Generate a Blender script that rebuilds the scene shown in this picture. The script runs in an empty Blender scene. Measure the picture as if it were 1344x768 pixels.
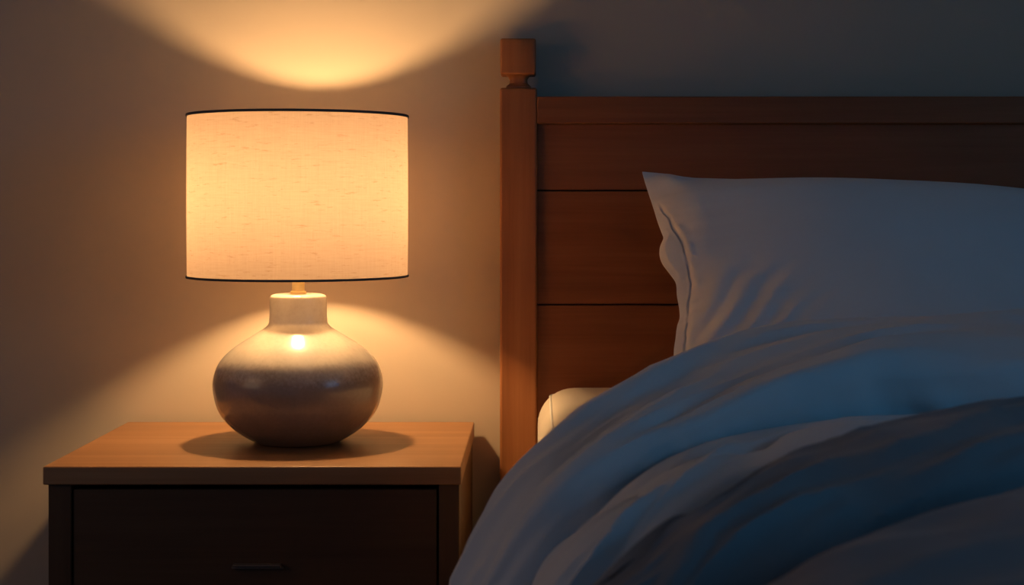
import bpy, bmesh, math, random
from mathutils import Vector, Matrix, noise

random.seed(4)
SC = bpy.context.scene
COL = SC.collection

# ------------------------------------------------------------------ camera
F = 2094.0            # focal length in pixels of the 1344x768 frame
VX, VY = 705.0, 270.0 # vanishing point of the depth lines
CZ = 0.88             # camera height (m)

def P(px, py, d):
    """pixel + distance from the camera -> world point (x right, y away, z up)"""
    return Vector(((px - VX) * d / F, d, CZ - (py - VY) * d / F))

cam = bpy.data.cameras.new('camera')
cam.sensor_width = 36.0
cam.lens = F / 1344 * 36
cam.shift_x = (672 - VX) / 1344
cam.shift_y = -(384 - VY) / 1344
cam.clip_start = 0.05
cam.dof.use_dof = True
cam.dof.focus_distance = 2.42
cam.dof.aperture_fstop = 9.0
co = bpy.data.objects.new('camera', cam)
co.location = (0, 0, CZ)
co.rotation_euler = (math.pi / 2, 0, 0)
COL.objects.link(co)
SC.camera = co

# --------------------------------------------------------------- materials
def srgb(r, g, b):
    f = lambda c: c / 12.92 if c <= 0.04045 else ((c + 0.055) / 1.055) ** 2.4
    return (f(r / 255), f(g / 255), f(b / 255), 1)

class NT:
    def __init__(s, name):
        s.m = bpy.data.materials.new(name)
        s.m.use_nodes = True
        s.t = s.m.node_tree
        s.t.nodes.clear()
        s.out = s.n('ShaderNodeOutputMaterial')
    def n(s, typ, **kw):
        nd = s.t.nodes.new(typ)
        for k, v in kw.items():
            setattr(nd, k, v)
        return nd
    def l(s, a, b):
        s.t.links.new(a, b)
    def setv(s, nd, **kw):
        for k, v in kw.items():
            nd.inputs[k.replace('_', ' ')].default_value = v
    def principled(s, **kw):
        p = s.n('ShaderNodeBsdfPrincipled')
        for k, v in kw.items():
            p.inputs[k].default_value = v
        s.l(p.outputs[0], s.out.inputs['Surface'])
        return p
    def coords(s, scale=(1, 1, 1), rot=(0, 0, 0)):
        tc = s.n('ShaderNodeTexCoord')
        mp = s.n('ShaderNodeMapping')
        mp.inputs['Scale'].default_value = scale
        mp.inputs['Rotation'].default_value = rot
        s.l(tc.outputs['Object'], mp.inputs['Vector'])
        return mp.outputs['Vector']
    def noise(s, vec, scale, detail=4, rough=0.55, dist=0.0):
        nz = s.n('ShaderNodeTexNoise')
        nz.inputs['Scale'].default_value = scale
        nz.inputs['Detail'].default_value = detail
        nz.inputs['Roughness'].default_value = rough
        nz.inputs['Distortion'].default_value = dist
        s.l(vec, nz.inputs['Vector'])
        return nz.outputs['Fac']
    def ramp(s, fac, stops):
        r = s.n('ShaderNodeValToRGB')
        e = r.color_ramp.elements
        e[0].position, e[0].color = stops[0]
        e[1].position, e[1].color = stops[-1]
        for p, c in stops[1:-1]:
            q = e.new(p); q.color = c
        s.l(fac, r.inputs['Fac'])
        return r.outputs['Color']
    def math(s, op, a, b=None):
        m = s.n('ShaderNodeMath', operation=op)
        for i, v in enumerate((a, b)):
            if v is None: continue
            if isinstance(v, (int, float)): m.inputs[i].default_value = v
            else: s.l(v, m.inputs[i])
        return m.outputs[0]
    def bump(s, h, strength, dist, p):
        b = s.n('ShaderNodeBump')
        b.inputs['Strength'].default_value = strength
        b.inputs['Distance'].default_value = dist
        s.l(h, b.inputs['Height'])
        s.l(b.outputs['Normal'], p.inputs['Normal'])

def wood(name, dark, mid, light, axis, rough=0.42):
    t = NT(name)
    long, cross = 1.2, 26.0
    sc = [cross] * 3
    sc[axis] = long
    v = t.coords(tuple(sc))
    n1 = t.noise(v, 1.0, 6, 0.6, 0.6)
    sc2 = [150.0] * 3; sc2[axis] = 4.0
    n2 = t.noise(t.coords(tuple(sc2)), 1.0, 3, 0.6)
    f = t.math('ADD', t.math('MULTIPLY', n1, 0.72), t.math('MULTIPLY', n2, 0.28))
    c = t.ramp(f, [(0.30, dark), (0.5, mid), (0.70, light)])
    p = t.principled(Roughness=rough)
    p.inputs['Specular IOR Level'].default_value = 0.35
    t.l(c, p.inputs['Base Color'])
    t.bump(f, 0.25, 0.002, p)
    return t.m

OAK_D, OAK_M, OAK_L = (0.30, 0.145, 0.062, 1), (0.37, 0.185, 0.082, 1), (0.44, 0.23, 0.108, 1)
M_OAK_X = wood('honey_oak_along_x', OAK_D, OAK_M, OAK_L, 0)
BODY_SHADED = [tuple(v * 0.30 for v in c[:3]) + (1,) for c in (OAK_D, OAK_M, OAK_L)]  # same oak, darkened so its colour carries the shade on the body
M_BODY_X = wood('shaded_oak_along_x', *BODY_SHADED, 0)
M_OAK_Z = wood('shaded_oak_along_z', *BODY_SHADED, 2)
CH_D, CH_M, CH_L = (0.24, 0.078, 0.026, 1), (0.31, 0.105, 0.036, 1), (0.37, 0.134, 0.049, 1)
M_CH_X = wood('red_brown_wood_along_x', CH_D, CH_M, CH_L, 0, 0.5)
PO_D, PO_M, PO_L = (0.26, 0.096, 0.032, 1), (0.345, 0.13, 0.046, 1), (0.42, 0.168, 0.064, 1)
M_PO_Z = wood('red_brown_wood_along_z', PO_D, PO_M, PO_L, 2, 0.5)
M_CH_Y = wood('red_brown_wood_along_y', CH_D, CH_M, CH_L, 1, 0.5)
M_FLOOR = wood('floor_boards', (0.035, 0.02, 0.012, 1), (0.05, 0.028, 0.016, 1), (0.065, 0.036, 0.02, 1), 1, 0.5)

def plaster():
    t = NT('beige_plaster')
    v = t.coords((1, 1, 1))
    n = t.noise(v, 2.2, 5, 0.55)
    c = t.ramp(n, [(0.3, (0.53, 0.435, 0.335, 1)), (0.7, (0.57, 0.47, 0.365, 1))])
    p = t.principled(Roughness=0.9)
    p.inputs['Specular IOR Level'].default_value = 0.15
    t.l(c, p.inputs['Base Color'])
    t.bump(t.noise(v, 140, 3), 0.12, 0.001, p)
    return t.m
M_WALL = plaster()

def fabric(name, c1, c2, weave=900, rough=0.85, sheen=0.15, crease=0.3):
    t = NT(name)
    v = t.coords((1, 1, 1))
    n = t.noise(v, 6.0, 4, 0.5)
    c = t.ramp(n, [(0.35, c1), (0.65, c2)])
    p = t.principled(Roughness=rough)
    p.inputs['Specular IOR Level'].default_value = 0.15
    p.inputs['Sheen Weight'].default_value = sheen
    t.l(c, p.inputs['Base Color'])
    h = t.math('ADD', t.math('MULTIPLY', t.noise(v, weave, 2), 0.12), t.noise(v, 28, 4, 0.5, 0.8))
    t.bump(h, crease, 0.006, p)
    return t.m
M_PILLOW = fabric('white_cotton_pillow', (0.78, 0.77, 0.77, 1), (0.82, 0.81, 0.81, 1), crease=0.12)
M_DUVET = fabric('white_blue_cotton_duvet', (0.77, 0.77, 0.78, 1), (0.81, 0.81, 0.82, 1), crease=0.10)
M_BLANKET = fabric('slate_blanket', (0.26, 0.25, 0.255, 1), (0.30, 0.29, 0.295, 1), crease=0.12)
M_MATTRESS = fabric('cream_mattress_cloth', (0.68, 0.61, 0.50, 1), (0.72, 0.65, 0.54, 1), crease=0.06)
M_PIPING = fabric('pale_piping', (0.80, 0.78, 0.73, 1), (0.83, 0.81, 0.77, 1), crease=0.05)

def plain(name, col, rough, metal=0.0, **kw):
    t = NT(name)
    v = t.coords((1, 1, 1))
    n = t.noise(v, 40, 3)
    c = t.ramp(n, [(0.3, tuple(x * 0.94 for x in col[:3]) + (1,)), (0.7, col)])
    p = t.principled(Roughness=rough, Metallic=metal)
    t.l(c, p.inputs['Base Color'])
    return t.m
M_BRASS = plain('brushed_brass', (0.86, 0.66, 0.34, 1), 0.45, 0.85)
M_TRIM = plain('dark_grey_trim', (0.055, 0.05, 0.055, 1), 0.7)
M_BLACK = plain('dark_gap', (0.012, 0.01, 0.009, 1), 0.8)
M_HANDLE = plain('dull_bronze', (0.22, 0.155, 0.115, 1), 0.5, 0.2)
M_PAINT = plain('off_white_paint', (0.36, 0.355, 0.35, 1), 0.6)

def ceramic():
    t = NT('cream_glazed_ceramic')
    v = t.coords((1, 1, 1))
    n = t.noise(v, 9, 5, 0.6)
    sp = t.noise(v, 170, 3, 0.6)
    f = t.math('ADD', t.math('MULTIPLY', n, 0.6), t.math('MULTIPLY', sp, 0.4))
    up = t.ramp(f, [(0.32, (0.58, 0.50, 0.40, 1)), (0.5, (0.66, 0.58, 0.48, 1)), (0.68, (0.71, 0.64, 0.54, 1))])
    lo_shade = t.ramp(f, [(0.32, (0.24, 0.17, 0.118, 1)), (0.5, (0.285, 0.205, 0.142, 1)), (0.68, (0.33, 0.245, 0.175, 1))])
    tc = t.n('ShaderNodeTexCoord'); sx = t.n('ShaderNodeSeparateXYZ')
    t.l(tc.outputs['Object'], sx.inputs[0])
    # shade of the lower body put into the glaze colour, with a speckled edge
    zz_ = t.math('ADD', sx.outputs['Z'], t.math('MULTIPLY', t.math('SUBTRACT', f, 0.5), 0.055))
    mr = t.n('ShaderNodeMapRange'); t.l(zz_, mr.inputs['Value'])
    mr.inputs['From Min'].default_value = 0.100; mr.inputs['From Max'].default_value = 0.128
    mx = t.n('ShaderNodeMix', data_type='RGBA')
    t.l(mr.outputs[0], mx.inputs[0]); t.l(lo_shade, mx.inputs[6]); t.l(up, mx.inputs[7])
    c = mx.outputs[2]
    p = t.principled(Roughness=0.5)
    p.inputs['Coat Weight'].default_value = 1.0
    p.inputs['Coat Roughness'].default_value = 0.16
    t.l(c, p.inputs['Base Color'])
    t.bump(t.noise(v, 60, 4), 0.05, 0.002, p)
    return t.m
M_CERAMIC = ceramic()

def linen():
    t = NT('cream_linen')
    tc = t.n('ShaderNodeTexCoord')
    sp = t.n('ShaderNodeSeparateXYZ')
    t.l(tc.outputs['Object'], sp.inputs[0])
    ang = t.math('ARCTAN2', sp.outputs['X'], sp.outputs['Y'])
    def streak(sa, sz, seed):
        cb = t.n('ShaderNodeCombineXYZ')
        t.l(t.math('MULTIPLY', ang, sa), cb.inputs[0])
        t.l(t.math('MULTIPLY', sp.outputs['Z'], sz), cb.inputs[1])
        cb.inputs[2].default_value = seed
        return t.noise(cb.outputs[0], 1.0, 3, 0.6)
    hz = streak(5.0, 420.0, 0.3)
    vt = streak(70.0, 16.0, 7.1)
    slub = t.ramp(streak(9.0, 330.0, 3.7), [(0.60, (1, 1, 1, 1)), (0.72, (0.80, 0.74, 0.66, 1))])
    slub2 = t.ramp(streak(110.0, 30.0, 5.2), [(0.64, (1, 1, 1, 1)), (0.76, (0.85, 0.8, 0.74, 1))])
    w = t.math('ADD', t.math('MULTIPLY', hz, 0.55), t.math('MULTIPLY', vt, 0.45))
    base = t.ramp(w, [(0.3, (0.88, 0.86, 0.83, 1)), (0.7, (1, 1, 1, 1))])
    def mul(a, b):
        m = t.n('ShaderNodeMix', data_type='RGBA', blend_type='MULTIPLY')
        m.inputs[0].default_value = 1.0
        t.l(a, m.inputs[6])
        if isinstance(b, tuple): m.inputs[7].default_value = b
        else: t.l(b, m.inputs[7])
        return m.outputs[2]
    fac = mul(mul(base, slub), slub2)
    tr = t.n('ShaderNodeBsdfTranslucent')
    df = t.n('ShaderNodeBsdfDiffuse')
    t.l(mul(fac, (SHADE_T[0], SHADE_T[1], SHADE_T[2], 1)), tr.inputs['Color'])
    t.l(mul(fac, (SHADE_R[0], SHADE_R[1], SHADE_R[2], 1)), df.inputs['Color'])
    ad = t.n('ShaderNodeAddShader')
    t.l(tr.outputs[0], ad.inputs[0]); t.l(df.outputs[0], ad.inputs[1])
    t.l(ad.outputs[0], t.out.inputs['Surface'])
    return t.m
SHADE_T = (0.127, 0.0945, 0.0735)
SHADE_R = (0.36, 0.315, 0.26)
M_LINEN = linen()

def glow(name, col, strength):
    t = NT(name)
    e = t.n('ShaderNodeEmission')
    e.inputs['Color'].default_value = col
    e.inputs['Strength'].default_value = strength
    t.l(e.outputs[0], t.out.inputs['Surface'])
    return t.m
M_BULB = glow('warm_bulb_glow', (1.0, 0.605, 0.265, 1), 700.0)

# ----------------------------------------------------------------- helpers
def link(name, bm, mat, parent=None, smooth=False, loc=(0, 0, 0)):
    bmesh.ops.recalc_face_normals(bm, faces=bm.faces)
    me = bpy.data.meshes.new(name)
    bm.to_mesh(me); bm.free()
    me.materials.append(mat)
    for p in me.polygons: p.use_smooth = smooth
    if smooth and hasattr(me, 'set_sharp_from_angle'):
        me.set_sharp_from_angle(angle=math.radians(40))
    o = bpy.data.objects.new(name, me)
    o.location = loc
    COL.objects.link(o)
    if parent: o.parent = parent
    return o

def box(bm, x0, x1, y0, y1, z0, z1, bev=0.0, seg=2):
    vs = [bm.verts.new((x, y, z)) for x in (x0, x1) for y in (y0, y1) for z in (z0, z1)]
    fs = [(0, 1, 3, 2), (4, 6, 7, 5), (0, 4, 5, 1), (2, 3, 7, 6), (0, 2, 6, 4), (1, 5, 7, 3)]
    faces = [bm.faces.new([vs[i] for i in f]) for f in fs]
    if bev > 0:
        es = list({e for f in faces for e in f.edges})
        bmesh.ops.bevel(bm, geom=es, offset=bev, segments=seg, profile=0.5, affect='EDGES')
    return bm

def B(*a, **k):
    return box(bmesh.new(), *a, **k)

def lathe(bm, prof, seg=96, closed=False):
    rings = []
    for r, z in prof:
        if r < 1e-6:
            rings.append([bm.verts.new((0, 0, z))])
        else:
            rings.append([bm.verts.new((r * math.cos(2 * math.pi * i / seg), r * math.sin(2 * math.pi * i / seg), z)) for i in range(seg)])
    pairs = list(zip(rings, rings[1:])) + ([(rings[-1], rings[0])] if closed else [])
    for a, b in pairs:
        for i in range(seg):
            j = (i + 1) % seg
            if len(a) == 1 and len(b) == 1: continue
            if len(a) == 1: bm.faces.new((a[0], b[j], b[i]))
            elif len(b) == 1: bm.faces.new((a[i], a[j], b[0]))
            else: bm.faces.new((a[i], a[j], b[j], b[i]))
    return bm

def catmull(pts, t):
    """pts: list of Vectors, t in [0, n-1]"""
    n = len(pts)
    i = min(int(t), n - 2); u = t - i
    p1, p2 = pts[i], pts[i + 1]
    p0 = pts[i - 1] if i > 0 else p1 * 2 - p2
    p3 = pts[i + 2] if i + 2 < n else p2 * 2 - p1
    return 0.5 * ((2 * p1) + (p2 - p0) * u + (2 * p0 - 5 * p1 + 4 * p2 - p3) * u * u + (3 * p1 - p0 - 3 * p2 + p3) * u ** 3)

def smooth_prof(prof, per=5):
    v = [Vector((a, b, 0)) for a, b in prof]
    out = []
    for i in range(len(v) - 1):
        for k in range(per):
            q = catmull(v, i + k / per); out.append((max(q.x, 0), q.y))
    out.append(prof[-1])
    return out

def resample(pts, n):
    dense = [catmull(pts, i * (len(pts) - 1) / 400) for i in range(401)]
    acc = [0.0]
    for a, b in zip(dense, dense[1:]): acc.append(acc[-1] + (b - a).length)
    out, j = [], 0
    for k in range(n):
        s = acc[-1] * k / (n - 1)
        while j < 399 and acc[j + 1] < s: j += 1
        seg = acc[j + 1] - acc[j]
        out.append(dense[j].lerp(dense[j + 1], 0 if seg == 0 else min(1, (s - acc[j]) / seg)))
    return out

def tube(bm, pts, r, seg=10, close=False):
    n = len(pts); rings = []
    up = None
    for i, p in enumerate(pts):
        a = pts[i - 1] if (i > 0 or close) else p
        b = pts[(i + 1) % n] if (i < n - 1 or close) else p
        t = (b - a).normalized()
        if up is None:
            up = Vector((0, 0, 1)) if abs(t.z) < 0.9 else Vector((1, 0, 0))
        u = (up - t * up.dot(t)).normalized(); w = t.cross(u); up = u
        rings.append([bm.verts.new(p + (u * math.cos(2 * math.pi * k / seg) + w * math.sin(2 * math.pi * k / seg)) * r) for k in range(seg)])
    for i in range(n if close else n - 1):
        A, C = rings[i], rings[(i + 1) % n]
        for k in range(seg):
            bm.faces.new((A[k], A[(k + 1) % seg], C[(k + 1) % seg], C[k]))
    if not close:
        bm.faces.new(rings[0]); bm.faces.new(rings[-1])
    return bm

def thing(name, label, cat, loc):
    o = bpy.data.objects.new(name, None)
    o.empty_display_size = 0.05
    o.location = loc
    o['label'] = label; o['category'] = cat
    COL.objects.link(o)
    return o

def tag(o, label, cat):
    o['label'] = label; o['category'] = cat
    return o

def struct(o):
    o['kind'] = 'structure'
    return o

# ----------------------------------------------------------------- setting
WALL = 2.668           # distance of the wall behind the bed
XL, XR = -2.6, 2.60
YF = -1.2
struct(link('floor', B(XL, XR, YF, WALL, -0.10, 0.0), M_FLOOR))
struct(link('ceiling', B(XL - 0.1, XR + 0.1, YF, WALL + 0.12, 2.42, 2.52), M_PAINT))
struct(link('wall_back', B(XL - 0.1, XR + 0.1, WALL, WALL + 0.12, -0.1, 2.42), M_WALL))
# right wall with a window opening
WY0, WY1, WZ0, WZ1 = -0.6, 1.0, 0.85, 2.2
bm = bmesh.new()
box(bm, XR, XR + 0.1, YF, WY0, -0.1, 2.42)
box(bm, XR, XR + 0.1, WY1, WALL, -0.1, 2.42)
box(bm, XR, XR + 0.1, WY0, WY1, -0.1, WZ0)
box(bm, XR, XR + 0.1, WY0, WY1, WZ1, 2.42)
struct(link('wall_right', bm, M_WALL))
bm = bmesh.new()
for y0, y1, z0, z1 in ((WY0, WY0 + .05, WZ0, WZ1), (WY1 - .05, WY1, WZ0, WZ1), (WY0, WY1, WZ0, WZ0 + .05),
                       (WY0, WY1, WZ1 - .05, WZ1), (.18, .22, WZ0, WZ1)):
    box(bm, XR + .02, XR + .08, y0, y1, z0, z1)
struct(link('window_1', bm, M_PAINT))
struct(link('baseboard_back', B(XL, XR, WALL - 0.014, WALL, 0.0, 0.09, bev=0.004), M_PAINT))

# -------------------------------------------------------------- nightstand
NT_Z = 0.52
D0, D1 = 2.20, 2.655
NX0, NX1 = -0.682, -0.1045
ncx, ncy = (NX0 + NX1) / 2, (D0 + D1) / 2
ns = thing('nightstand', 'honey-brown wooden nightstand with one drawer in view, standing under the lit lamp', 'nightstand', (ncx, ncy, 0))
def NB(x0, x1, y0, y1, z0, z1, bev=0.0, seg=2, bm=None):
    return box(bm or bmesh.new(), x0 - ncx, x1 - ncx, y0 - ncy, y1 - ncy, z0, z1, bev, seg)
link('top', NB(NX0, NX1, D0, D1, NT_Z - 0.0255, NT_Z, 0.0022, 3), M_OAK_X, ns)
zt = NT_Z - 0.0255
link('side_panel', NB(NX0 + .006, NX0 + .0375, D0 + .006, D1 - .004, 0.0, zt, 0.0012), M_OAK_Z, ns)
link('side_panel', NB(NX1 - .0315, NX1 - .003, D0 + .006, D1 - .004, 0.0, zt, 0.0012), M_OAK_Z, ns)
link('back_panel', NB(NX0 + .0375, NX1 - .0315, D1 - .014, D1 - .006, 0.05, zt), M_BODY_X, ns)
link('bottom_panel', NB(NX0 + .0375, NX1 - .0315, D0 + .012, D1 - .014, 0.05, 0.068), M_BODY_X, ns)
dx0, dx1 = NX0 + .0395, NX1 - .0345
def drawer(z0, z1):
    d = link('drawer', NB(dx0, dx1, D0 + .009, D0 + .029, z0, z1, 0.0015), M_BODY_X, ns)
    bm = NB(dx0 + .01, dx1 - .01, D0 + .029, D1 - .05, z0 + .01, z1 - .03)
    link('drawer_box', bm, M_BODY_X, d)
    hx = (337 - VX) * 2.2 / F; hz = z1 - 0.104
    h = NB(hx - .033, hx + .033, D0 - .004, D0 + .009, hz, hz + .0022, 0.0007)
    NB(hx - .036, hx + .036, D0 + .004, D0 + .0095, hz - .0055, hz - .0025, 0.0008, bm=h)
    NB(hx - .033, hx + .033, D0 + .0005, D0 + .009, hz - .0035, hz + .0005, bm=h)
    link('handle', h, M_HANDLE, d)
drawer(0.285, zt - 0.0075)
drawer(0.072, 0.280)

# -------------------------------------------------------------------- lamp
LX, LD = (391.5 - VX) * 2.43 / F, 2.43
lamp = thing('table_lamp', 'lit table lamp with round cream ceramic base and drum linen shade, on the nightstand', 'lamp', (LX, LD, NT_Z))
prof = [(0.0, 0.0005), (0.058, 0.0005), (0.067, 0.003), (0.082, 0.0115), (0.0985, 0.0235), (0.1150, 0.0420), (0.1240, 0.061), (0.1285, 0.086),
        (0.1258, 0.106), (0.1165, 0.1255), (0.097, 0.1445), (0.070, 0.162), (0.0475, 0.177), (0.0435, 0.190), (0.0430, 0.217), (0.0405, 0.2235), (0.035, 0.2255)]
bm = lathe(bmesh.new(), [(0, 0.0005)] + smooth_prof(prof[1:], 6) + [(0.012, 0.2258), (0, 0.2258)], 128)
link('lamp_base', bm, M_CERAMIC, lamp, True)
bm = lathe(bmesh.new(), [(0, .2255), (.0118, .2255), (.0122, .2275), (.0115, .2298), (.0095, .2305), (.0092, .266), (0, .267)], 48)
stem = link('stem', bm, M_BRASS, lamp, True)
SZ0, SZ1, SR = 0.2535, 0.4955, 0.1660
BULB_Z = 0.375
TILT = math.radians(11)
bm = lathe(bmesh.new(), [(0, -.012), (.0100, -.012), (.0134, -.006), (.0136, .052), (.0128, .056), (.0125, .080), (0, .080)], 48)
so = link('socket', bm, M_BRASS, stem, True, (0, .002, .270))
so.rotation_euler = (-TILT, math.radians(-2.5), 0)
bm = lathe(bmesh.new(), smooth_prof([(.0125, .0800), (.0150, .0860), (.0195, .0960), (.0200, .1070), (.0165, .1180), (.0100, .1245), (.0, .1270)], 4), 40)
bu = link('bulb', bm, M_BULB, lamp, True, (0, .002, .270))
bu.rotation_euler = (-TILT, math.radians(-2.5), 0)
N = 160
bm = bmesh.new()
rows = []
for k in range(17):
    z = SZ0 + (SZ1 - SZ0) * k / 16
    r = SR + 0.0006 * math.sin(k / 16 * math.pi)
    rows.append([bm.verts.new((r * math.cos(2 * math.pi * i / N), r * math.sin(2 * math.pi * i / N), z)) for i in range(N)])
for a, b in zip(rows, rows[1:]):
    for i in range(N):
        bm.faces.new((a[i], a[(i + 1) % N], b[(i + 1) % N], b[i]))
shade = link('lamp_shade', bm, M_LINEN, lamp, True)
for z0, z1 in ((SZ0 - .0022, SZ0 + .0012), (SZ1 - .0014, SZ1 + .0024)):
    bm = lathe(bmesh.new(), [(SR - .0016, z0), (SR + .0016, z0), (SR + .0020, (z0 + z1) / 2), (SR + .0016, z1), (SR - .0016, z1)], N, closed=True)
    link('shade_trim', bm, M_TRIM, shade, True)
bm = lathe(bmesh.new(), [(.0092, .2605), (.0165, .2605), (.0165, .2635), (.0092, .2635)], 32, closed=True)
for k in range(3):
    a = math.radians(90 + 120 * k)
    c, s = math.cos(a), math.sin(a)
    pts = [Vector((r * c, r * s, z)) for r, z in ((.0155, .262), (.04, .2605), (.10, .257), (SR - .001, SZ0 + .001))]
    tube(bm, pts, 0.0011, 8)
link('shade_fitter', bm, M_BRASS, shade, True)

# --------------------------------------------------------------------- bed
bx0, bx1 = -0.0608, 0.0
BED_W = 1.60
bed = thing('bed', 'red-brown wooden bed with panelled headboard and square post finial, against the wall', 'bed', (BED_W / 2, 1.6, 0))
ox, oy = BED_W / 2, 1.6
def BB(x0, x1, y0, y1, z0, z1, bev=0.0, seg=2, bm=None):
    return box(bm or bmesh.new(), x0 - ox, x1 - ox, y0 - oy, y1 - oy, z0, z1, bev, seg)
PD0, PD1 = 2.600, 2.660
k26 = 2.6 / F
zf = lambda y, d=2.6: CZ - (y - VY) * d / F
for x0 in (bx0, BED_W):
    post = link('post', BB(x0, x0 + .0608, PD0, PD1, 0.0, zf(115), 0.004, 3), M_PO_Z, bed)
    cx = x0 + .0604 / 2 - ox; cy = (PD0 + PD1) / 2 - oy
    bm = box(bmesh.new(), cx - .0298, cx + .0288, cy - .0295, cy + .0295, zf(97.5), zf(50), 0.004, 3)
    # small turned neck with square-ish section between post and block
    zs = [(0.020, zf(115.5)), (0.0205, zf(112.5)), (0.0150, zf(108)), (0.0145, zf(103)), (0.0175, zf(99)), (0.022, zf(97))]
    rings = []
    for r, z in zs:
        ring = []
        for i in range(40):
            a = 2 * math.pi * i / 40
            c, s = math.cos(a), math.sin(a)
            q = r / (abs(c) ** 4 + abs(s) ** 4) ** 0.25
            ring.append(bm.verts.new((cx + q * c, cy + q * s, z)))
        rings.append(ring)
    for a, b in zip(rings, rings[1:]):
        for i in range(40):
            bm.faces.new((a[i], a[(i + 1) % 40], b[(i + 1) % 40], b[i]))
    bm.faces.new(rings[0]); bm.faces.new(rings[-1])
    link('finial', bm, M_PO_Z, post, True)
rail_top, rail_bot = zf(126.5, 2.599), zf(162, 2.599)
link('top_rail', BB(bx1, BED_W, 2.599, 2.650, rail_bot, rail_top, 0.002), M_CH_X, bed)
zz = [rail_bot + .0002, zf(251.2, 2.613), zf(401, 2.613), 0.530, 0.344]
for a, b in zip(zz, zz[1:]):
    link('panel_board', BB(bx1, BED_W, 2.613, 2.635, b + .0026, a, 0.0012), M_CH_X, bed)
link('back_board', BB(bx1, BED_W, 2.6345, 2.642, 0.344, rail_bot), M_BLACK, bed)
for x0 in (bx0 + .02, BED_W + .004):
    link('side_rail', BB(x0, x0 + .036, 0.50, PD0, 0.17, 0.31, 0.003), M_CH_Y, bed)
link('foot_rail', BB(bx0 + .056, BED_W + .004, 0.50, 0.535, 0.17, 0.31, 0.003), M_CH_X, bed)
for x0 in (bx0 + .02, BED_W - .024):
    link('leg', BB(x0 + .0362, x0 + .0862, 0.54, 0.59, 0.0, 0.285, 0.003), M_PO_Z, bed)
link('platform', BB(bx0 + .0565, BED_W + .0035, 0.536, 2.61, 0.286, 0.309), M_CH_X, bed)

# ---------------------------------------------------------------- mattress
MT = 0.589
mx0, mx1, my0, my1 = 0.001, 1.585, 0.55, 2.606
mz0 = 0.3095
mat_root = tag(link('mattress', bmesh.new(), M_MATTRESS, None, True, ((mx0 + mx1) / 2, (my0 + my1) / 2, mz0)),
               'cream mattress with rounded corner showing between the headboard and the blue duvet', 'mattress')
bm = box(bmesh.new(), -(mx1 - mx0) / 2, (mx1 - mx0) / 2, -(my1 - my0) / 2, (my1 - my0) / 2, 0, MT - mz0)
bmesh.ops.bevel(bm, geom=list(bm.edges), offset=0.058, segments=10, profile=0.5, affect='EDGES')
bmesh.ops.recalc_face_normals(bm, faces=bm.faces)
bm.to_mesh(mat_root.data); bm.free()
for p in mat_root.data.polygons: p.use_smooth = True
# corded seam just inside the rounded edge
hx, hy, ins = (mx1 - mx0) / 2, (my1 - my0) / 2, 0.020
pts = []
for sx, sy, a0 in ((1, 1, 0), (-1, 1, 90), (-1, -1, 180), (1, -1, 270)):
    for k in range(9):
        a = math.radians(a0 + 90 * k / 8)
        pts.append(Vector((sx * (hx - ins - .035) + .035 * math.cos(a), sy * (hy - ins - .035) + .035 * math.sin(a), MT - mz0 - 0.0145)))
link('piping', tube(bmesh.new(), pts, 0.0022, 10, True), M_PIPING, mat_root, True)

# ------------------------------------------------------------------ pillow
# outline of the flange (left edge traced), and the seam where the filling starts
def depth_at(y):      # the pillow leans on the headboard: its top is further away
    return 2.275 + (520 - y) / (520 - 226) * 0.225
edge = [(843, 226), (848, 243), (855, 264), (862, 286), (868, 303), (870.5, 312), (866, 324), (866, 335), (870, 346), (879, 358),
        (887, 370), (888.5, 385), (891.5, 402), (892, 416), (888.5, 428), (886.5, 444), (884.5, 458), (884, 472), (882, 488), (880, 520)]
seam = [(872, 247), (863, 266), (868, 277), (877, 290), (883, 304), (890, 320), (895, 330), (897, 341), (902, 354), (904, 366), (906.5, 377),
        (906, 389), (903, 398), (903.5, 410), (901.5, 424), (901, 440), (899.5, 456), (898, 472), (897, 488), (895, 520)]
W = 0.74
top_px = [(843, 226), (862, 227.5), (880, 229.5), (897, 232.5), (912, 234.2), (960, 235.5), (1050, 237.5), (1130, 239.5), (1200, 242), (1270, 245.5), (1344, 250.5), (1420, 254)]
EV = [P(x, y, depth_at(y)) for x, y in edge]
SV = [P(x, y, depth_at(y) - 0.002) for x, y in seam]
TV = [P(x, y, 2.492) for x, y in top_px]
NR, NCc = 150, 170
E_ = resample(EV, NR)
nrm = Vector((0, -0.83, 0.55)).normalized()
def line_x(pts, z):                     # x of a downward polyline at height z
    if z >= pts[0].z: return None
    for a, b in zip(pts, pts[1:]):
        if b.z <= z <= a.z and a.z > b.z:
            return a.x + (b.x - a.x) * (a.z - z) / (a.z - b.z)
    return pts[-1].x
seam_lo = [q for q in SV[1:]]
def top_z(x):
    x = min(max(x, TV[0].x), TV[-1].x)
    for a, b in zip(TV, TV[1:]):
        if a.x <= x <= b.x:
            return a.z + (b.z - a.z) * (x - a.x) / (b.x - a.x)
def sstep(a, b, x):
    t = max(0.0, min(1.0, (x - a) / (b - a)))
    return t * t * (3 - 2 * t)
bm = bmesh.new()
front, back = [], []
XE = E_[0].x
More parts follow.
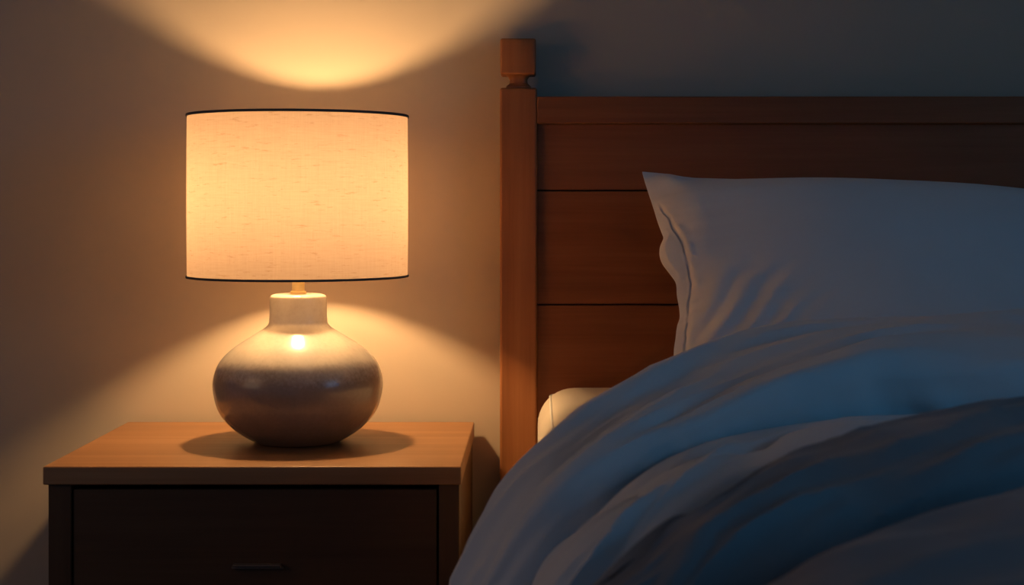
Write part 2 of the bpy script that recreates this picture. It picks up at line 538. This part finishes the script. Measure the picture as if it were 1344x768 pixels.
for j in range(NR):
    v = j / (NR - 1)                    # 0 top .. 1 bottom
    fr, bk = [], []
    e = E_[j]
    for i in range(NCc):
        w_ = i / (NCc - 1)
        dx = (0.075 * (w_ / 0.38) if w_ < 0.38 else 0.075 + (W - 0.075) * ((w_ - 0.38) / 0.62) ** 1.25)
        x = e.x + dx * (W - (e.x - XE)) / W
        z = e.z + (top_z(x) - E_[0].z) * (1 - v)
        p = Vector((x, e.y, z))
        u = dx / W
        sx = line_x(seam_lo, e.z)
        if sx is None:                  # the ear above the seam
            sx = seam_lo[0].x + (e.z - seam_lo[0].z) * 0.25
            sm = 0.0
        else:
            sm = sstep(0.0, 0.02, seam_lo[0].z - e.z)
            sx += 0.0022 * noise.noise(Vector((e.z * 75, 1.7, 0.2)))
        s_ = x - sx                     # distance from the seam
        uu = max(0.0, min(s_ + 0.006, W - dx))
        fu = (1 - (1 - min(1, uu / 0.34)) ** 2.0) ** 0.95
        vv = max(0.0, v - 0.012 - 0.05 * math.exp(-dx / 0.035))
        fv = (1 - (1 - min(1, vv / 0.40)) ** 2.2) ** 0.66
        g = fu * fv
        rip = 0.0030 * noise.noise(Vector((v * 11, dx * 14, 2.2)))
        fl = 1 - sstep(-0.004, 0.010, s_)           # 1 on the flange
        ed = 0.030 * (1 - (1 - min(1, dx / 0.07)) ** 2) * (1 - (1 - min(1, max(0, v - .004) / 0.16)) ** 2)
        h = 0.0016 + 0.066 * g + ed + rip * fl
        hb = 0.0016 + 0.060 * g - rip * fl
        bulge = math.sin(max(0.0, min(1.0, (v - .27) / .24)) * math.pi) * math.exp(-dx / 0.03)
        h += 0.008 * bulge * min(1, dx / 0.008); hb += 0.014 * bulge * min(1, dx / 0.008)
        # thin creased seam, slightly puckered on the filled side
        brk = 0.35 + 0.65 * sstep(-0.25, 0.1, noise.noise(Vector((v * 13, 0.3, 4.4))) + 0.1)
        h -= 0.0065 * sm * brk * math.exp(-(s_ / 0.0021) ** 2)
        h += 0.0030 * sm * math.exp(-((s_ - 0.007) / 0.006) ** 2) * (0.6 + noise.noise(Vector((v * 30, 0, 0.5))))
        # folds running up from the lower-left corner
        wv = sstep(0.35, 0.85, v)
        fo = math.exp(-((u - 0.13) / 0.12) ** 2) * wv * sstep(0.0, 0.03, s_)
        h += fo * 0.0050 * math.sin((v * 0.8 + u * 1.9) * 44 + 3.0 * noise.noise(Vector((u * 5, v * 5, 1))))
        h += 0.006 * g * noise.noise(Vector((u * 4.5, v * 2.8, 9.1)))
        # soft dents at the top-left ear
        h += 0.007 * math.exp(-((dx - 0.035) / 0.018) ** 2 - ((v - 0.045) / 0.03) ** 2)
        h -= 0.004 * math.exp(-((dx - 0.030) / 0.02) ** 2 - ((v - 0.12) / 0.03) ** 2)
        fr.append(bm.verts.new(p + nrm * h))
        q = p - nrm * hb
        q.z = max(q.z, MT + 0.0015)
        bk.append(bm.verts.new(q))
    front.append(fr); back.append(bk)
for j in range(NR - 1):
    for i in range(NCc - 1):
        bm.faces.new((front[j][i], front[j][i + 1], front[j + 1][i + 1], front[j + 1][i]))
        bm.faces.new((back[j][i], back[j + 1][i], back[j + 1][i + 1], back[j][i + 1]))
for j in range(NR - 1):
    for i in (0, NCc - 1):
        bm.faces.new((front[j][i], front[j + 1][i], back[j + 1][i], back[j][i]))
for i in range(NCc - 1):
    for j in (0, NR - 1):
        bm.faces.new((front[j][i], front[j][i + 1], back[j][i + 1], back[j][i]))
pil = tag(link('pillow', bm, M_PILLOW, None, True), 'white pillow with puckered side seam leaning against the wooden headboard', 'pillow')

# ---------------------------------------------------- lofted soft furnishings
from mathutils.bvhtree import BVHTree
MR = 0.058
def off_mattress(p, eps):
    """keep cloth outside the rounded upper-left edge of the mattress"""
    if p.z < mz0 or p.y < my0 - .02: return p
    if p.x > mx0 + MR:
        return Vector((p.x, p.y, max(p.z, MT + eps)))
    if p.z < MT - MR:
        return Vector((min(p.x, mx0 - eps), p.y, p.z))
    c = Vector((mx0 + MR, p.y, MT - MR)); d = p - c; d.y = 0
    if d.length < MR + eps:
        d = d.normalized() * (MR + eps) if d.length > 1e-6 else Vector((-.7, 0, .7)) * (MR + eps)
        return c + d
    return p
def off_mesh(trees):
    def f(p, eps):
        p = off_mattress(p, eps + .018)
        for t in trees:
            top = t.ray_cast(Vector((p.x, p.y, 1.5)), Vector((0, 0, -1)))[0]
            e0 = eps; eps = e0 + .009
            if top is None or p.z >= top.z + eps: eps = e0; continue
            side = t.ray_cast(Vector((-1, p.y, p.z)), Vector((1, 0, 0)))[0]
            if side is not None and p.x <= side.x - eps: eps = e0; continue
            up = top.z + eps - p.z
            lf = p.x - (side.x - eps) if side is not None else 9
            p = Vector((p.x, p.y, top.z + eps)) if up <= lf else Vector((side.x - eps, p.y, p.z))
            eps = e0
        return p
    return f
def tree_of(o):
    return BVHTree.FromPolygons([o.matrix_world @ v.co for v in o.data.vertices], [tuple(p.vertices) for p in o.data.polygons])
def loft(name, curves, mat, nu, per, wr, parent=None, thick=0.012, clear=off_mattress):
    """curves: rows of 3-D polylines ordered from the head of the bed to the foot; wr(u, v) -> offset along the normal"""
    nh = nu // 8
    R = []
    for c in curves:
        k = c[0]; pts = c[1]
        if k: R.append(resample(pts[:k + 1], nh + 1)[:-1] + resample(pts[k:], nu - nh))
        else: R.append(resample(pts, nu))
    rows = []
    nv = (len(R) - 1) * per
    for k in range(nv + 1):
        t = k / per
        rows.append([catmull([r[i] for r in R], min(t, len(R) - 1)) for i in range(nu)])
    nrmls = []
    for k in range(nv + 1):
        rr = []
        for i in range(nu):
            du = rows[k][min(i + 1, nu - 1)] - rows[k][max(i - 1, 0)]
            dv = rows[min(k + 1, nv)][i] - rows[max(k - 1, 0)][i]
            n = dv.cross(du)
            n = n.normalized() if n.length > 1e-9 else Vector((0, 0, 1))
            rr.append(n)
        nrmls.append(rr)
    bm = bmesh.new()
    V = []
    for k in range(nv + 1):
        V.append([bm.verts.new(clear(rows[k][i] + nrmls[k][i] * wr(i / (nu - 1), k / per, rows[k][i]), .0085)) for i in range(nu)])
    for k in range(nv):
        for i in range(nu - 1):
            bm.faces.new((V[k][i], V[k + 1][i], V[k + 1][i + 1], V[k][i + 1]))
    # underside
    U = []
    for k in range(nv + 1):
        U.append([bm.verts.new(clear(rows[k][i] - nrmls[k][i] * thick, .0035)) for i in range(nu)])
    for k in range(nv):
        for i in range(nu - 1):
            bm.faces.new((U[k][i], U[k][i + 1], U[k + 1][i + 1], U[k + 1][i]))
    for k in range(nv):
        for i in (0, nu - 1):
            bm.faces.new((V[k][i], V[k + 1][i], U[k + 1][i], U[k][i]))
    for i in range(nu - 1):
        for k in (0, nv):
            bm.faces.new((V[k][i], V[k][i + 1], U[k][i + 1], U[k][i]))
    return link(name, bm, mat, parent, True)

def curve(pts, hang=()):
    return (len(hang), [Vector(h) for h in hang] + [P(*q) for q in pts])
def world(k, *pts):
    return (k, [Vector(p) for p in pts])
def shift(c, dy, dz, dx=0.0):
    return (c[0], [p + Vector((dx, dy, dz)) for p in c[1]])

hangL = lambda d, x: ((x - .012, d, .30), (x - .010, d, .40))
C1 = curve([(608, 768, 1.56), (640, 700, 1.575), (672, 643, 1.60), (720, 592, 1.63), (790, 535, 1.75), (880, 488, 1.93), (940, 460, 2.02),
            (1000, 440, 2.07), (1080, 425, 2.10), (1180, 416, 2.12), (1344, 414, 2.14), (1500, 418, 2.15), (1700, 424, 2.15)], hangL(1.57, -.078))
Cm = curve([(616, 775, 1.49), (652, 712, 1.50), (700, 650, 1.51), (752, 604, 1.55), (815, 560, 1.64), (890, 522, 1.79), (960, 488, 1.90),
            (1030, 466, 1.95), (1110, 452, 1.98), (1190, 444, 2.01), (1344, 444, 2.03), (1500, 448, 2.04), (1700, 454, 2.04)], hangL(1.50, -.082))
C2 = curve([(640, 778, 1.41), (690, 702, 1.41), (745, 641, 1.425), (800, 600, 1.48), (850, 570, 1.56), (900, 549, 1.66), (1000, 508, 1.79),
            (1100, 490, 1.85), (1170, 480, 1.89), (1344, 481, 1.91), (1500, 485, 1.92), (1700, 490, 1.92)], hangL(1.41, -.080))
DC = curve([(712, 772, 1.31), (748, 716, 1.33), (790, 668, 1.365), (830, 632, 1.425), (880, 600, 1.525), (940, 578, 1.635), (1000, 564, 1.735),
            (1080, 552, 1.80), (1150, 546, 1.845), (1215, 543, 1.865), (1344, 540, 1.885), (1500, 540, 1.895), (1700, 544, 1.895)],
           ((-.085, 1.31, .30), (-.058, 1.31, .43)))
C3 = curve([(694, 788, 1.40), (734, 732, 1.405), (782, 692, 1.425), (828, 656, 1.485), (880, 622, 1.585), (942, 596, 1.695), (1000, 574, 1.79),
            (1080, 562, 1.85), (1150, 555, 1.89), (1215, 552, 1.905), (1344, 548, 1.925), (1500, 548, 1.935), (1700, 552, 1.935)],
           ((-.083, 1.39, .30), (-.055, 1.39, .42)))
C0 = shift(C1, 0.05, -0.05, 0.012)
C4 = shift(C3, 0.07, -0.004, 0.01)

def nz(a, b, c=0.0):
    return noise.noise(Vector((a, b, c)))
def ridge(x):
    return 1 - abs(x) * 2
def wr_band(u, v, p):
    # long drag wrinkles running along the fold, fading at its far edge
    a = u * 7.0 - v * 0.55
    w = 0.025 * nz(a * 0.5, v * 1.7 + u * 2.4, 3.3) - 0.015 * abs(nz(a * 0.7 + 4, v * 2.6 + u * 4.0, 8.8)) + 0.012
    m = max(0.0, min(1.0, (v - 0.6) / 0.6)) * max(0.12, min(1, (3.5 - v) / 0.8))
    pk = max(0.0, 1 - abs(v - 3.7) / 0.8)   # gathers across the fold's front edge
    return 0.004 + m * (w - 0.006) + pk * 0.009 * nz(u * 26, v * 1.1 - u * 6, 5.5)
duv = loft('duvet', [shift(DC, .22, -.055, .004), shift(DC, 0.028, -0.034, 0.002), DC,
    curve([(742, 772, 1.115), (790, 710, 1.15), (840, 661, 1.205), (900, 627, 1.32), (960, 605, 1.44), (1040, 586, 1.60), (1120, 574, 1.66), (1215, 565, 1.71),
           (1344, 560, 1.74), (1500, 560, 1.75), (1700, 564, 1.75)], ((-.085, 1.115, .30), (-.055, 1.115, .44))),
    curve([(765, 800, 1.06), (808, 750, 1.08), (852, 691, 1.125), (895, 653, 1.18), (950, 620, 1.27), (1020, 598, 1.39), (1100, 585, 1.51), (1215, 576, 1.57),
           (1344, 572, 1.60), (1500, 572, 1.61), (1700, 576, 1.61)], ((-.085, 1.06, .30), (-.055, 1.06, .44))),
    world(3, (-.085, .93, .30), (-.06, .93, .45), (-.02, .93, .55), (.04, .94, .600), (.12, .98, .607), (.24, 1.22, .615), (.45, 1.36, .62), (.9, 1.40, .62), (1.5, 1.40, .62)),
    world(3, (-.08, .62, .30), (-.06, .62, .45), (-.02, .62, .55), (.04, .62, .592), (.12, .62, .601), (.3, .62, .602), (.6, .62, .602), (.9, .62, .602), (1.5, .62, .602))],
    M_DUVET, 220, 22,
    lambda u, v, p: max(0.0, min(1, (v - 2.02) / .5)) * max(0.05, min(1, (4.7 - v) / 1.0)) * (0.026 * nz(u * 3.4 - v, v * 1.6 + u * 3.4, 1.7) - 0.010 * abs(nz(u * 5, v * 2.8 + u * 5, 4.1)) + .006),
    thick=0.006)
tag(duv, 'white duvet bluish in the dim light with its top edge turned down below the pillow', 'duvet')
loft('turned_down_fold', [C0, C1, Cm, C2, C3, C4], M_DUVET, 260, 22, wr_band, duv, thick=0.006)

# ----------------------------------------------------------------- blanket
off_duvet = off_mesh([tree_of(duv)])
B1 = curve([(768, 792, 1.0), (830, 754, 1.03), (890, 693, 1.07), (971, 639, 1.135), (1040, 601, 1.22), (1150, 562, 1.28), (1250, 540, 1.33), (1344, 526, 1.38), (1500, 512, 1.42), (1900, 505, 1.45)],
           ((-.135, 1.01, .30), (-.118, 1.01, .46), (-.065, 1.005, .605)))
B2 = curve([(875, 795, .985), (905, 764, 1.00), (960, 712, 1.035), (1040, 666, 1.075), (1120, 635, 1.12), (1200, 611, 1.15), (1344, 581, 1.22), (1500, 563, 1.28), (1900, 548, 1.32)],
           ((-.138, .96, .30), (-.12, .96, .46), (-.055, .965, .605)))
EC = curve([(960, 790, .92), (1027, 760, .93), (1108, 720, .96), (1190, 692, 1.0), (1271, 667, 1.03), (1344, 651, 1.06), (1500, 624, 1.10), (1900, 600, 1.14)],
           ((-.138, .90, .30), (-.118, .90, .46), (-.045, .93, .610)))
B3 = shift(EC, .085, -.050, .004)
bl = loft('throw_blanket', [shift(B1, .040, -.030, .004), shift(B1, .022, -.012, .002), B1, B2, B3, shift(B3, .03, -.006)], M_BLANKET, 220, 20,
    lambda u, v, p: max(0.0, min(1, (v - 1.2) / .8)) * max(0.0, min(1, 4.6 - v)) * (0.007 * ridge(nz(u * 4 - v, v * 2.2 + u * 3, 6.7)) + .003 * ridge(nz(u * 9, v * 4 + u * 6, 2.1)) - .005), thick=0.006, clear=off_duvet)
tag(bl, 'dark slate-grey blanket heaped in folds across the near end of the bed', 'blanket')
loft('lower_layer', [shift(EC, .09, -.055, .004), shift(EC, .03, -.022, .002), EC,
    world(3, (-.138, .78, .30), (-.118, .78, .46), (-.045, .78, .610), (.10, .79, .640), (.2, .82, .662), (.4, .87, .675), (.8, .94, .68), (1.2, .96, .68)),
    world(3, (-.138, .60, .30), (-.118, .60, .46), (-.035, .60, .59), (.10, .60, .625), (.2, .60, .63), (.4, .60, .63), (.8, .60, .63), (1.2, .60, .63))],
    M_BLANKET, 160, 16, lambda u, v, p: max(0.0, min(1, v - 1.4)) * (0.006 * ridge(nz(u * 4 - v, v * 2.2 + u * 4, 6.9)) - .004), bl, thick=0.006, clear=off_duvet)

# ------------------------------------------------------------------- light
w = bpy.data.worlds.new('night')
SC.world = w
w.use_nodes = True
bg = w.node_tree.nodes['Background']
bg.inputs['Color'].default_value = (0.05, 0.29, 0.62, 1)
bg.inputs['Strength'].default_value = 0.14
ar = bpy.data.lights.new('window_moonlight', 'AREA')
ar.shape = 'RECTANGLE'
ar.size, ar.size_y = WZ1 - WZ0, WY1 - WY0
ar.energy = 10.5
ar.color = (0.11, 0.45, 0.88)
ao = bpy.data.objects.new('window_moonlight', ar)
ao.location = (XR + 0.14, (WY0 + WY1) / 2, (WZ0 + WZ1) / 2)
ao.rotation_euler = (0, math.radians(90), 0)
COL.objects.link(ao)

# added unseen warm fill for the bed, well to the left of it
hl = bpy.data.lights.new('warm_fill_light', 'AREA')
hl.shape = 'RECTANGLE'
hl.size, hl.size_y = 0.80, 0.70
hl.energy = 1.8
hl.color = (1.0, 0.58, 0.32)
ho = bpy.data.objects.new('warm_fill_light', hl)
ho.location = (-1.75, 1.40, 1.10)
ho.rotation_euler = (Vector((0.25, 1.85, 0.66)) - Vector(ho.location)).to_track_quat('-Z', 'Y').to_euler()
COL.objects.link(ho)

vs = SC.view_settings
vs.view_transform = 'Standard'
vs.look = 'None'
vs.exposure = 0.0
vs.gamma = 1.0
vs.use_curve_mapping = False
SC.cycles.use_denoising = True
SC.cycles.max_bounces = 8
SC.cycles.sample_clamp_indirect = 6.0
